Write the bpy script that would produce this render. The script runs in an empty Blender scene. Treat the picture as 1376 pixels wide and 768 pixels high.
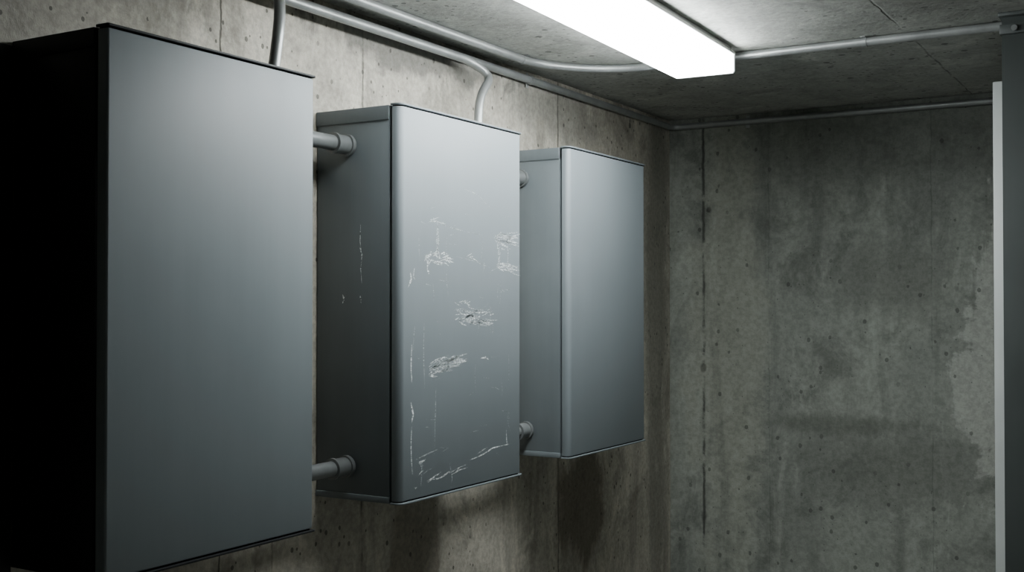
import bpy, bmesh, math, random
from mathutils import Vector
random.seed(7)
A=1.5; H=1.65
def P(x,y,z): return Vector((x*A,y*A,H+z*A))
scene=bpy.context.scene
# ---------------------------------------------------------------- node helper
class NT:
    def __init__(s,name):
        s.m=bpy.data.materials.new(name); s.m.use_nodes=True
        s.t=s.m.node_tree; s.b=s.t.nodes['Principled BSDF']
    def n(s,ty,**k):
        nd=s.t.nodes.new(ty)
        for a,b in k.items(): setattr(nd,a,b)
        return nd
    def put(s,sock,v):
        if isinstance(v,bpy.types.NodeSocket): s.t.links.new(v,sock)
        else: sock.default_value=v
    def math(s,op,a,b=0.0,clamp=False,c=None):
        nd=s.n('ShaderNodeMath',operation=op,use_clamp=clamp)
        s.put(nd.inputs[0],a); s.put(nd.inputs[1],b)
        if c is not None: s.put(nd.inputs[2],c)
        return nd.outputs[0]
    def ramp(s,v,lo,hi,a=0.0,b=1.0,smooth=True):
        nd=s.n('ShaderNodeMapRange',interpolation_type='SMOOTHSTEP' if smooth else 'LINEAR')
        s.put(nd.inputs[0],v); s.put(nd.inputs[1],lo); s.put(nd.inputs[2],hi); s.put(nd.inputs[3],a); s.put(nd.inputs[4],b)
        return nd.outputs[0]
    def pos(s): 
        return s.n('ShaderNodeNewGeometry').outputs['Position']
    def scale(s,v,sc,loc=(0,0,0)):
        nd=s.n('ShaderNodeMapping'); s.put(nd.inputs[0],v); nd.inputs['Scale'].default_value=sc; nd.inputs['Location'].default_value=loc
        return nd.outputs[0]
    def noise(s,v,sc,det=6,rough=.6,dist=0.0):
        nd=s.n('ShaderNodeTexNoise'); s.put(nd.inputs['Vector'],v); nd.inputs['Scale'].default_value=sc
        nd.inputs['Detail'].default_value=det; nd.inputs['Roughness'].default_value=rough; nd.inputs['Distortion'].default_value=dist
        return nd.outputs['Fac']
    def mix(s,f,a,b,bt='MIX'):
        nd=s.n('ShaderNodeMix',data_type='RGBA',blend_type=bt)
        s.put(nd.inputs[0],f); 
        for i,v in ((6,a),(7,b)):
            if isinstance(v,tuple) and len(v)==3: v=(*v,1)
            s.put(nd.inputs[i],v)
        return nd.outputs[2]
    def bump(s,h,st,d):
        nd=s.n('ShaderNodeBump'); s.put(nd.inputs['Height'],h); nd.inputs['Strength'].default_value=st; nd.inputs['Distance'].default_value=d
        s.put(s.b.inputs['Normal'],nd.outputs[0])

def concrete(name,light,mid,dark,axis,seams=(),blobs=(),holes=1.0,streak=.6,off=(0,0,0),mott=.5,palek=.5):
    """blobs: (h,z,rh,rz,colour,strength,softness) on the wall plane, unit metres"""
    s=NT(name); p=s.pos(); po=s.scale(p,(1,1,1),off)
    sep=s.n('ShaderNodeSeparateXYZ'); s.put(sep.inputs[0],p)
    hh=sep.outputs[0] if axis=='X' else sep.outputs[1]; zz=sep.outputs[2]
    if axis=='C': hh=sep.outputs[0]; zz=sep.outputs[1]
    big=s.noise(po,1.5,6,.62,.4)
    med=s.noise(po,5.5,7,.68,.6)
    st =s.noise(s.scale(po,(9,9,.8) if axis!='C' else (3,1.2,3)),1.0,5,.65,.3)
    fine=s.noise(po,70,3,.7)
    col=s.mix(s.ramp(big,.38,.62),mid,light)
    col=s.mix(s.math('MULTIPLY',s.ramp(med,.46,.68),mott),col,dark)
    col=s.mix(s.math('MULTIPLY',s.ramp(st,.5,.72),streak),col,dark)
    pale=s.ramp(s.noise(s.scale(po,(4,4,1.3),(3,7,1)),1.3,7,.72,.8),.52,.68)
    col=s.mix(s.math('MULTIPLY',pale,palek),col,tuple(min(1,c*1.45) for c in light))
    for (h,z,rh,rz,c,k,soft) in blobs:
        dh=s.math('DIVIDE',s.math('SUBTRACT',hh,h),rh); dz=s.math('DIVIDE',s.math('SUBTRACT',zz,z),rz)
        r=s.math('SQRT',s.math('ADD',s.math('MULTIPLY',dh,dh),s.math('MULTIPLY',dz,dz)))
        r=s.math('ADD',r,s.math('MULTIPLY',s.math('SUBTRACT',med,.5),2.8))
        r=s.math('ADD',r,s.math('MULTIPLY',s.math('SUBTRACT',st,.5),1.8))
        m=s.ramp(r,1.0+soft/2,1.0-soft/2)
        col=s.mix(s.math('MULTIPLY',m,k),col,c)
    col=s.mix(1.0,col,s.mix(s.ramp(fine,.3,.7),(.82,.82,.82),(1.12,1.12,1.12)),'MULTIPLY')
    hole=None
    for sc,th,cut in ((26,.17,.62),(11,.085,.58),(60,.22,.68)):
        v=s.n('ShaderNodeTexVoronoi'); s.put(v.inputs['Vector'],s.scale(po,(1,1,.8))); v.inputs['Scale'].default_value=sc
        sc3=s.n('ShaderNodeSeparateColor'); s.put(sc3.inputs[0],v.outputs['Color'])
        on=s.math('GREATER_THAN',sc3.outputs[0],cut)
        rr=s.math('MULTIPLY',sc3.outputs[1],th*1.5*(1 if holes>.8 else .85))
        dd=s.math('ADD',v.outputs['Distance'],s.math('MULTIPLY',s.math('SUBTRACT',fine,.5),.12))
        m=s.math('MULTIPLY',s.math('LESS_THAN',dd,rr),on)
        hole=m if hole is None else s.math('MAXIMUM',hole,m)
    clus=s.ramp(s.noise(po,2.3,2),.33,.52)
    hole=s.math('MULTIPLY',hole,s.math('MULTIPLY',clus,holes),clamp=True)
    wob=s.math('MULTIPLY',s.math('SUBTRACT',s.noise(po,9,4,.7),.5),.02)
    seam=None
    for q,w,k in seams:
        d=s.math('ABSOLUTE',s.math('ADD',s.math('SUBTRACT',hh,q),wob))
        m=s.math('MULTIPLY',s.ramp(d,w,w*.2),s.math('MULTIPLY',s.ramp(med,.38,.54),k))
        seam=m if seam is None else s.math('MAXIMUM',seam,m)
    col=s.mix(s.math('MULTIPLY',hole,.75),col,tuple(c*.35 for c in dark))
    h=s.math('SUBTRACT',s.math('ADD',s.math('MULTIPLY',fine,.25),s.math('MULTIPLY',med,.9)),hole)
    if seam is not None:
        col=s.mix(s.math('MULTIPLY',seam,.8),col,tuple(c*.4 for c in dark)); h=s.math('SUBTRACT',h,s.math('MULTIPLY',seam,.6))
    s.put(s.b.inputs['Base Color'],col)
    s.put(s.b.inputs['Roughness'],s.ramp(big,.3,.7,.6,.9)); s.b.inputs['Specular IOR Level'].default_value=.35
    s.bump(h,.5,.010)
    return s.m

def paint(name,col,rough=.42,metal=0.0,var=.12,spec=.5,scale=3.0,worn=False):
    s=NT(name); p=s.n('ShaderNodeTexCoord').outputs['Object']
    n=s.noise(p,scale,5,.6); st=s.noise(s.scale(p,(14,14,.8)),1.0,4,.7); f=s.noise(p,350,2,.6)
    k=s.math('ADD',s.math('MULTIPLY',n,.6),s.math('MULTIPLY',st,.4))
    c=s.mix(s.ramp(k,.3,.7),tuple(v*(1-var) for v in col),tuple(v*(1+var) for v in col))
    s.put(s.b.inputs['Base Color'],c)
    s.put(s.b.inputs['Roughness'],s.ramp(k,.3,.7,rough-.05,rough+.06))
    s.b.inputs['Metallic'].default_value=metal; s.b.inputs['Specular IOR Level'].default_value=spec
    s.bump(f,.06,.001)
    if worn:   # paint only partly scraped away
        g=s.noise(s.scale(p,(1,1,2.2)),130,4,.75)
        s.put(s.b.inputs['Alpha'],s.ramp(g,.40,.58,.2,1.0))
    return s.m
def emis(name,col,st):
    s=NT(name); s.b.inputs['Base Color'].default_value=(.8,.8,.8,1)
    s.b.inputs['Emission Color'].default_value=(*col,1)
    s.b.inputs['Emission Strength'].default_value=st
    return s.m

# ---------------------------------------------------------------- mesh helper
def empty(name,loc=(0,0,0)):
    e=bpy.data.objects.new(name,None); e.location=loc; e.empty_display_size=.1; scene.collection.objects.link(e); return e
def obj(name,bm,mat,parent=None,smooth=False):
    me=bpy.data.meshes.new(name); bm.normal_update(); bm.to_mesh(me); bm.free(); me.materials.append(mat)
    if smooth:
        me.polygons.foreach_set('use_smooth',[True]*len(me.polygons))
        try: me.set_sharp_from_angle(angle=math.radians(35))
        except Exception: pass
    o=bpy.data.objects.new(name,me); scene.collection.objects.link(o)
    if parent: o.parent=parent; o.matrix_parent_inverse=parent.matrix_world.inverted()
    return o
def box(name,lo,hi,mat,parent=None,bev=0.0,seg=2):
    bm=bmesh.new(); bmesh.ops.create_cube(bm,size=1)
    for v in bm.verts:
        for i in range(3): v.co[i]=lo[i] if v.co[i]<0 else hi[i]
    if bev: bmesh.ops.bevel(bm,geom=bm.edges[:],offset=bev,segments=seg,profile=.5,affect='EDGES')
    return obj(name,bm,mat,parent,bool(bev))
def prism(name,pts,z0,z1,mat,parent=None,bev=0.0):
    bm=bmesh.new(); lo=[bm.verts.new((x,y,z0)) for x,y in pts]; hi=[bm.verts.new((x,y,z1)) for x,y in pts]
    bm.faces.new(lo[::-1]); bm.faces.new(hi); n=len(pts)
    for i in range(n): bm.faces.new((lo[i],lo[(i+1)%n],hi[(i+1)%n],hi[i]))
    bmesh.ops.recalc_face_normals(bm,faces=bm.faces[:])
    if bev:
        ed=[e for e in bm.edges if abs(e.verts[0].co.z-e.verts[1].co.z)<1e-6]
        bmesh.ops.bevel(bm,geom=ed,offset=bev,segments=2,profile=.5,affect='EDGES')
    return obj(name,bm,mat,parent,True)
def rrect(x0,x1,y0,y1,r_front,r_back):
    pts=[]
    for cx,cy,r,a0 in ((x1,y1,r_front,0),(x0,y1,r_back,90),(x0,y0,r_back,180),(x1,y0,r_front,270)):
        sx=1 if cx==x1 else -1; sy=1 if cy==y1 else -1
        k=8
        for i in range(k+1):
            an=math.radians(a0+90*i/k); pts.append((cx-sx*r+r*math.cos(an),cy-sy*r+r*math.sin(an)))
    return pts
def tube(name,pts,r,mat,parent,bend=.07):
    path=[]
    for i,p in enumerate(pts):
        if i in(0,len(pts)-1): path.append(p); continue
        a=(pts[i-1]-p); b=(pts[i+1]-p); d=min(bend,a.length*.48,b.length*.48)
        s=p+a.normalized()*d; e=p+b.normalized()*d
        for k in range(9):
            t=k/8; path.append(s*(1-t)**2+p*2*t*(1-t)+e*t*t)
    bm=bmesh.new(); rings=[]; N=20; up=None
    for i,p in enumerate(path):
        t=(path[min(i+1,len(path)-1)]-path[max(i-1,0)]).normalized()
        if up is None:
            up=t.orthogonal().normalized()
        up=(up-t*up.dot(t)).normalized(); w=t.cross(up)
        rings.append([bm.verts.new(p+(up*math.cos(2*math.pi*k/N)+w*math.sin(2*math.pi*k/N))*r) for k in range(N)])
    for a,b in zip(rings,rings[1:]):
        for k in range(N): bm.faces.new((a[k],a[(k+1)%N],b[(k+1)%N],b[k]))
    bm.faces.new(rings[0][::-1]); bm.faces.new(rings[-1])
    bmesh.ops.recalc_face_normals(bm,faces=bm.faces[:])
    return obj(name,bm,mat,parent,True)

# ---------------------------------------------------------------- materials
W=-1.16; FY=2.738; CZ=.468; RX=.75; BY=-1.2
m_left=concrete('concrete_left',(.50,.465,.395),(.35,.325,.275),(.145,.135,.112),'Y',
   seams=[(1.161*A,.004,1),(1.268*A,.003,.5),(1.477*A,.005,.9),(2.14*A,.006,.9)],
   blobs=[(1.66*A,H+.44*A,.40,.06,(.14,.135,.12),.8,.6),(2.15*A,H+.41*A,.30,.09,(.16,.155,.14),.65,.8),
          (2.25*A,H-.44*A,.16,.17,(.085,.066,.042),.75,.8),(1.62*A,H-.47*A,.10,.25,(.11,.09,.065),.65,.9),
          (2.66*A,H-.0*A,.08,1.2,(.14,.14,.12),.6,.9)],off=(3.1,1.7,.4),streak=.5,holes=1.2,mott=.6,palek=.6)
m_back=concrete('concrete_far',(.27,.285,.25),(.20,.213,.187),(.092,.098,.085),'X',
   seams=[(-1.069*A,.008,1),(-.52*A,.003,.3),(-.9*A,.0025,.3)],
   blobs=[(-.74*A,H-.285*A,.22,.030,(.075,.08,.065),.5,1.4),(-.60*A,H-.38*A,.24,.12,(.09,.095,.08),.5,1.3),
          (-.60*A,H+.06*A,.16,.12,(.09,.095,.08),.5,1.3),(-.55*A,H+.36*A,.6,.12,(.08,.085,.073),.5,1.3),
          (-1.055*A,H+.235*A,.014,.014,(.01,.01,.01),.8,.6),(-1.069*A,H-.16*A,.010,.016,(.01,.01,.01),.8,.6),(-1.069*A,H-.53*A,.012,.022,(.02,.02,.02),.6,.8),
          (-.37*A,H-.12*A,.115,.46,(.37,.38,.34),.75,.2),(-1.0*A,H-.1*A,.12,.9,(.30,.305,.25),.45,1.0)],
   off=(.5,0,2.2),streak=.5,holes=.75,mott=.65,palek=.4)
m_ceil=concrete('concrete_ceiling',(.39,.395,.365),(.32,.325,.30),(.15,.155,.14),'C',seams=[(-.43*A,.004,.8)],
   blobs=[(-.35*A,1.7*A,.15,.3,(.12,.12,.11),.5,1.0)],off=(5,2,0),streak=.35)
m_other=concrete('concrete_plain',(.42,.42,.38),(.34,.34,.31),(.18,.18,.16),'Y')
m_floor=concrete('concrete_floor',(.44,.44,.41),(.36,.36,.33),(.2,.2,.18),'C')
m_body=paint('grey_powder_coat',(.135,.155,.163),.45,spec=.4)
m_door=paint('grey_door_paint',(.182,.207,.221),.50,var=.06,spec=.42)
m_dark=paint('dark_gasket',(.006,.006,.007),.8,spec=.1)
m_blk=paint('shade_black',(.010,.011,.012),.5,spec=.25)  # near black: shade put into the colour of near cabinet body and strip
m_galv=paint('galvanised_conduit',(.29,.30,.295),.40,metal=.55,var=.25)
m_pipe=paint('grey_pipe',(.17,.18,.18),.42,metal=.3,var=.25)
m_scr=paint('bare_scratch',(.80,.84,.84),.45,worn=True)
m_scr2=paint('faint_scratch',(.42,.46,.47),.45,worn=True)
m_white=paint('white_housing',(.42,.43,.42),.45)
m_lock=paint('pale_locker_paint',(.40,.42,.405),.45)
m_col=paint('column_paint',(.05,.058,.055),.45)
m_em=emis('led_diffuser',(.93,.99,1.0),42)
m_cap=emis('led_end_cap',(.93,.99,1.0),1.8)

# ---------------------------------------------------------------- room
T=.12
x0,x1,y0,y1=W*A,RX*A,BY*A,FY*A; zc=H+CZ*A
box('wall_left',(x0-T,y0-T,0),(x0,y1+T,zc+T),m_left)
box('wall_back',(x0,y1,0),(x1,y1+T,zc+T),m_back)
box('wall_right',(x1,y0-T,0),(x1+T,y1+T,zc+T),m_other)
box('wall_front',(x0,y0-T,0),(x1,y0,zc+T),m_other)
box('ceiling',(x0,y0,zc),(x1,y1,zc+T),m_ceil)
box('floor',(x0-T,y0-T,-T),(x1+T,y1+T,0),m_floor)

# dark strip added on the wall to deepen the near cabinet's shadow
te=empty('shadow_strip',(x0+.002,.77*A,0)); bpy.context.view_layer.update()
box('strip_base',(x0+.002,.735*A,.0),(x0+.024,.822*A,H+.288*A),m_blk,te,.002)
box('strip_face',(x0+.022,.732*A,.0),(x0+.028,.825*A,H+.290*A),m_blk,te,.002)

# ---------------------------------------------------------------- cabinets
def cabinet(ya,yb,zb,zt,xf,style,bodym,doorm):
    ya*=A;yb*=A;zb=H+zb*A;zt=H+zt*A;xf=xf*A;xw=W*A+.002
    e=empty('electrical_cabinet',(xw,(ya+yb)/2,zb)); bpy.context.view_layer.update()
    td=.024; g=.007
    xb=xf-td-g
    box('body',(xw,ya+.002,zb+.006),(xb,yb-.002,zt-.006),bodym,e,.003)
    prism('top_cap',rrect(xw,xb,ya-.0015,yb+.0015,.002,.001),zt-.034,zt-.002,bodym,e,.0015)
    prism('bottom_tray',rrect(xw,xb+.001,ya-.001,yb+.001,.002,.001),zb,zb+.014,bodym,e,.0015)
    box('gasket',(xb-.002,ya+.014,zb+.010),(xf-td+.002,yb-.014,zt-.010),m_dark,e)
    rf=.015 if style else .004
    prism('door',rrect(xf-td,xf,ya,yb,rf,.002),zb+.006,zt-.006,doorm,e,.002)
    prism('door_top_lip',rrect(xf-td-.003,xf+.003,ya-.002,yb+.004,rf,.002),zt-.0035,zt+.001,m_blk if not style else bodym,e,.001)
    prism('door_top_reveal',rrect(xf-td,xf-.003,ya+.003,yb-.003,rf-.002,.002),zt-.0065,zt-.0033,m_dark,e)
    prism('door_bottom_lip',rrect(xf-td-.003,xf+.004,ya-.002,yb+.004,rf,.002),zb-.001,zb+.003,bodym,e,.001)
    prism('door_bottom_reveal',rrect(xf-td,xf-.004,ya+.003,yb-.003,rf-.002,.002),zb+.0028,zb+.0068,m_dark,e)
    for k,zz in enumerate((zb+.12,zt-.16)):
        tube('hinge_%d'%(k+1),[Vector((xf-td-.004,yb+.003,zz)),Vector((xf-td-.004,yb+.003,zz+.05))],.004,bodym,e)
    return e
c1=cabinet(.8354,1.1697,-.2975,.300,-1.0,0,m_blk,m_door)  # body colour blackened to carry the shade of its unlit side
c2=cabinet(1.362,1.7134,-.2925,.294,-1.0,1,m_body,m_door)
c3=cabinet(1.888,2.2294,-.2860,.2925,-1.0,1,m_body,m_door)

# ---- scratches on the middle cabinet door
YA,YB,ZB,ZT=1.3425*A,1.7134*A,H-.2925*A,H+.294*A
def stroke(bm,pts,w,front=True):
    n=max(4,int(len(pts)*5)); L=[]
    for i in range(n+1):
        t=i/n*(len(pts)-1); k=min(int(t),len(pts)-2); f=t-k
        L.append(((pts[k][0]*(1-f)+pts[k+1][0]*f),(pts[k][1]*(1-f)+pts[k+1][1]*f)))
    wid=ZT-ZB; va=[];vb=[]
    for i,(a,b) in enumerate(L):
        t=i/n; ww=w*(.15+.85*math.sin(math.pi*min(1,max(0,t))))*random.uniform(.3,1.3)
        j=L[min(i+1,n)]; q=L[max(i-1,0)]
        dx=(j[0]-q[0])*(YB-YA); dz=-(j[1]-q[1])*wid; l=math.hypot(dx,dz) or 1
        nx,nz=-dz/l*ww/2,dx/l*ww/2
        jit=random.uniform(-.0006,.0006)
        if front:
            y=max(YA+a*(YB-YA),1.362*A+.019)+jit; z=ZT-b*wid+jit; x=-1.0*A+.0004
            va.append(bm.verts.new((x,y+nx,z+nz))); vb.append(bm.verts.new((x,y-nx,z-nz)))
        else:
            y=1.362*A+.002-.0004; z=ZT-b*wid+jit; x=-1.16*A+a*.13*A+jit
            va.append(bm.verts.new((x+nx,y,z+nz))); vb.append(bm.verts.new((x-nx,y,z-nz)))
    for i in range(n): bm.faces.new((va[i],va[i+1],vb[i+1],vb[i]))
def cluster(bm,fy0,fy1,fz0,fz1,n,w,ln=.1,slope=0):
    for _ in range(n):
        a=random.uniform(fy0,fy1); b=random.uniform(fz0,fz1)+slope*(a-fy0)
        l=random.uniform(.2,1)*ln; s=random.uniform(-.012,.012)+slope*l
        stroke(bm,[(a,b),(min(a+l*.5,.985),b+s*.5+random.uniform(-.003,.003)),(min(a+l,.99),b+s)],random.uniform(.3,1)*w)
bm=bmesh.new()
cluster(bm,.24,.32,.283,.292,6,.003,.08)
cluster(bm,.20,.38,.370,.395,26,.0045,.09,-.02)
stroke(bm,[(.25,.38),(.235,.41),(.25,.42),(.24,.43)],.005)
stroke(bm,[(.22,.375),(.245,.40),(.27,.385)],.004)
stroke(bm,[(.31,.33),(.312,.36),(.33,.384)],.004)
cluster(bm,.52,.58,.374,.378,3,.003,.09)
cluster(bm,.74,.88,.305,.335,28,.0035,.13)
cluster(bm,.76,.88,.385,.405,24,.0035,.13,.02)
stroke(bm,[(.12,.42),(.125,.44),(.105,.46)],.005); stroke(bm,[(.15,.405),(.14,.43),(.15,.44)],.003)
cluster(bm,.42,.55,.49,.51,8,.0025,.07)
cluster(bm,.42,.72,.515,.555,44,.0036,.11,.015)
cluster(bm,.24,.44,.655,.69,44,.0045,.12,-.07)
cluster(bm,.30,.48,.648,.655,8,.003,.12)
stroke(bm,[(.64,.652),(.68,.650),(.71,.656)],.006)
stroke(bm,[(.56,.925),(.66,.918),(.74,.905),(.90,.903)],.0032); stroke(bm,[(.62,.912),(.7,.90)],.002)
stroke(bm,[(.86,.86),(.865,.905)],.003)
cluster(bm,.16,.46,.955,.962,9,.003,.14,-.03)
stroke(bm,[(.13,.60),(.125,.66),(.13,.70)],.0035); stroke(bm,[(.125,.75),(.14,.78),(.13,.80)],.008)
stroke(bm,[(.13,.81),(.125,.86),(.135,.93)],.003)
cluster(bm,.13,.20,.90,.97,8,.004,.04)
obj('bare_metal_scratches',bm,m_scr,c2)
bm=bmesh.new()
stroke(bm,[(.215,.55),(.21,.62),(.22,.72)],.003); stroke(bm,[(.30,.72),(.295,.80),(.29,.89)],.003)
stroke(bm,[(.16,.895),(.25,.885),(.31,.88)],.0035); stroke(bm,[(.31,.29),(.312,.34),(.305,.375)],.013)
stroke(bm,[(.5,.19),(.62,.2),(.73,.235)],.002); stroke(bm,[(.3,.29),(.5,.305),(.66,.31)],.002)
stroke(bm,[(.78,.31),(.80,.37),(.79,.39)],.014); stroke(bm,[(.87,.31),(.875,.36),(.87,.40)],.005)
stroke(bm,[(.45,.375),(.6,.385),(.72,.4)],.0016); stroke(bm,[(.88,.64),(.885,.7),(.88,.73)],.0015)
stroke(bm,[(.4,.92),(.42,.96),(.41,.99)],.002); stroke(bm,[(.2,.9),(.2,.93),(.19,.98)],.0025)
cluster(bm,.45,.65,.52,.56,18,.008,.12); cluster(bm,.72,.85,.30,.34,12,.008,.14); cluster(bm,.22,.4,.65,.69,10,.008,.14,-.05); cluster(bm,.15,.85,.25,.95,40,.002,.09)
for _ in range(16):
    a=random.uniform(.13,.9); b=random.uniform(.3,.9); stroke(bm,[(a,b),(a+random.uniform(-.01,.01),b+.03),(a+random.uniform(-.02,.02),b+random.uniform(.04,.08))],.0018)
obj('faint_scuffs',bm,m_scr2,c2)
bm=bmesh.new()
stroke(bm,[(.66,.30),(.655,.35),(.68,.38),(.665,.41),(.68,.45)],.004,False)
stroke(bm,[(.40,.475),(.42,.49),(.40,.50)],.005,False); stroke(bm,[(.66,.48),(.67,.50)],.004,False)
stroke(bm,[(.42,.9),(.45,.93)],.003,False)
obj('side_scratches',bm,m_scr,c2)

# ---------------------------------------------------------------- linking pipe nipples between cabinets
def link(ya,yb,x,z):
    e=empty('connecting_pipe',P(x,ya,z)); bpy.context.view_layer.update()
    r=.0115*A
    tube('pipe',[P(x,ya,z),P(x,yb,z)],r,m_pipe,e)
    for nm,y0,y1,rr in (('coupling',yb*A-.05,yb*A,r+.004),('coupling_rim',yb*A-.054,yb*A-.046,r+.0065),('locknut',yb*A-.010,yb*A,r+.008),
                        ('near_locknut',ya*A,ya*A+.01,r+.008)):
        tube(nm,[Vector((x*A,y0,H+z*A)),Vector((x*A,y1,H+z*A))],rr,m_pipe,e)
for z in (.238,-.243): link(1.1697,1.362,-1.098,z)
link(1.7134,1.888,-1.103,.238); link(1.7134,1.888,-1.092,-.238)

# ---------------------------------------------------------------- conduits
cr=.0076*A
def clip(e,c,axis,normal,r=cr):
    hw=.007
    d=Vector(axis); n=Vector(normal); s=d.cross(n)
    tube('strap_ring',[c-d*hw,c+d*hw],r+.0018,m_galv,e)
    for k in(-1,1):
        q=c+s*k*(r+.004)-n*(r*.85); lo=q-s*.007-d*hw-n*.001; hi=q+s*.007+d*hw+n*.001
        box('strap_foot',[min(lo[i],hi[i]) for i in range(3)],[max(lo[i],hi[i]) for i in range(3)],m_galv,e,.0006,1)
def conduit(pts,bend,clips=()):
    e=empty('conduit_pipe',pts[0]); bpy.context.view_layer.update()
    tube('tube',pts,cr,m_galv,e,bend)
    for c in clips: clip(e,*c)
    return e
cz=CZ-.0085
conduit([P(-1.09,-.6,cz),P(-1.09,1.93,cz),P(-.98,2.05,cz),P(-.272,2.05,cz)],.12,
   [(P(-1.09,1.87,cz),(0,1,0),(0,0,-1)),(P(-.50,2.05,cz),(1,0,0),(0,0,-1)),(P(-1.09,1.1,cz),(0,1,0),(0,0,-1))])
conduit([P(-1.148,-.6,.448),P(-1.148,2.727,.448),P(-.05,2.727,.448)],.04,
   [(P(-1.148,2.0,.448),(0,1,0),(1,0,0)),(P(-.95,2.727,.448),(1,0,0),(0,-1,0))])
conduit([P(-1.125,-.6,.438),P(-1.125,1.74,.438),P(-1.105,1.785,.415),P(-1.095,1.725,.365),P(-1.09,1.715,.294)],.05)
conduit([P(-1.118,-.6,.424),P(-1.11,1.08,.44),P(-1.085,1.19,.44),P(-1.035,1.145,.385),P(-1.035,1.13,.30)],.06)

# ---------------------------------------------------------------- batten light
fe=empty('fluorescent_batten_light',P(-.765,1.6,CZ)); bpy.context.view_layer.update()
fw=.056*A; L0=-.39*A; L1=.41*A; 
loc=P(-.765,1.6,0); zb=H+.420*A; zt=H+.455*A
def section(y,dz=0,ins=0):
    w=fw-ins; 
    return [( -w+.004,y,zb+dz),(w-.004,y,zb+dz),(w,y,zb+.006),(w,y,zt),(-w,y,zt),(-w,y,zb+.006)]
def loft(name,secs,mat):
    bm=bmesh.new(); R=[[bm.verts.new(Vector(c)) for c in s] for s in secs]
    for a,b in zip(R,R[1:]):
        for i in range(len(a)): bm.faces.new((a[i],a[(i+1)%len(a)],b[(i+1)%len(a)],b[i]))
    bm.faces.new(R[0]); bm.faces.new(R[-1][::-1]); bmesh.ops.recalc_face_normals(bm,faces=bm.faces[:])
    return obj(name,bm,mat)
parts=[loft('diffuser',[section(L0),section(L1-.012)],m_em),
       loft('end_cap_1',[section(L1-.012),section(L1,.001,.001)],m_cap),
       loft('end_cap_2',[section(L0-.012),section(L0,.001,.001)],m_cap),
       box('housing',(-fw+.006,L0,zt),(fw-.006,L1-.01,zc),m_white,None,.002),
       box('housing_flange',(-fw-.004,L0,zt-.003),(fw+.004,L1-.004,zt+.004),m_white,None,.001)]
for o in parts:
    o.location=(loc.x,loc.y,0); o.rotation_euler=(0,0,math.radians(2.0)); 
    bpy.context.view_layer.update(); o.parent=fe; o.matrix_parent_inverse=fe.matrix_world.inverted()

# ---------------------------------------------------------------- steel column + locker at right
ce=empty('steel_column',P(-.23,2.03,0)*1.0); ce.location.z=0; bpy.context.view_layer.update()
X0,X1,Y0,Y1=-.2695*A,-.195*A,2.0*A,2.085*A
prism('shaft',[(X0,Y0),(X1,Y0),(X1,Y1),(X0,Y1)],.012,zc-.005,m_col,ce,.001)
box('base_plate',(X0-.04,Y0-.04,0),(X1+.04,Y1+.04,.012),m_col,ce,.002)
box('head_plate',(X0-.006,Y0-.02,zc-.010),(X1+.03,Y1+.03,zc),m_col,ce,.002)
box('head_bracket',(X0-.004,Y0-.010,zc-.052),(X1+.004,Y1+.004,zc-.028),m_col,ce,.002)
for k,xx in enumerate((X0+.03,X1-.03)):
    tube('bolt_%d'%k,[Vector((xx,Y0-.018,zc-.04)),Vector((xx,Y0,zc-.04))],.007,m_galv,ce)
le=empty('metal_locker',P(-.12,2.3,0)); le.location.z=0; bpy.context.view_layer.update()
lx0,lx1,ly0,ly1=-.308*A,.10*A,2.17*A,2.5*A; lz=H+.392*A
box('carcass',(lx0,ly0+.02,.06),(lx1,ly1,lz),m_lock,le,.003)
box('plinth',(lx0+.01,ly0+.03,0),(lx1-.01,ly1-.01,.06),m_dark,le)
mid=(lx0+lx1)/2
for k,(a,b) in enumerate(((lx0,mid-.0015),(mid+.0015,lx1))):
    box('door_%d'%(k+1),(a,ly0,.065),(b,ly0+.019,lz-.003),m_lock,le,.003)
    for j in range(4): box('vent_%d_%d'%(k,j),(a+.07,ly0-.002,lz-.2-.03*j),(b-.07,ly0+.001,lz-.192-.03*j),m_dark,le)
box('handle',(mid-.05,ly0-.02,1.05),(mid-.03,ly0+.001,1.2),m_galv,le,.004)

# ---------------------------------------------------------------- world + camera
w=bpy.data.worlds.new('World'); scene.world=w; w.use_nodes=True
w.node_tree.nodes['Background'].inputs[0].default_value=(.01,.011,.012,1)
cam=bpy.data.cameras.new('Camera'); co=bpy.data.objects.new('Camera',cam); scene.collection.objects.link(co)
cam.sensor_width=36; cam.lens=1550*36/1376; cam.clip_start=.02
co.location=(0,0,H); co.rotation_euler=(math.radians(90.887),0,math.radians(30.75))
scene.camera=co
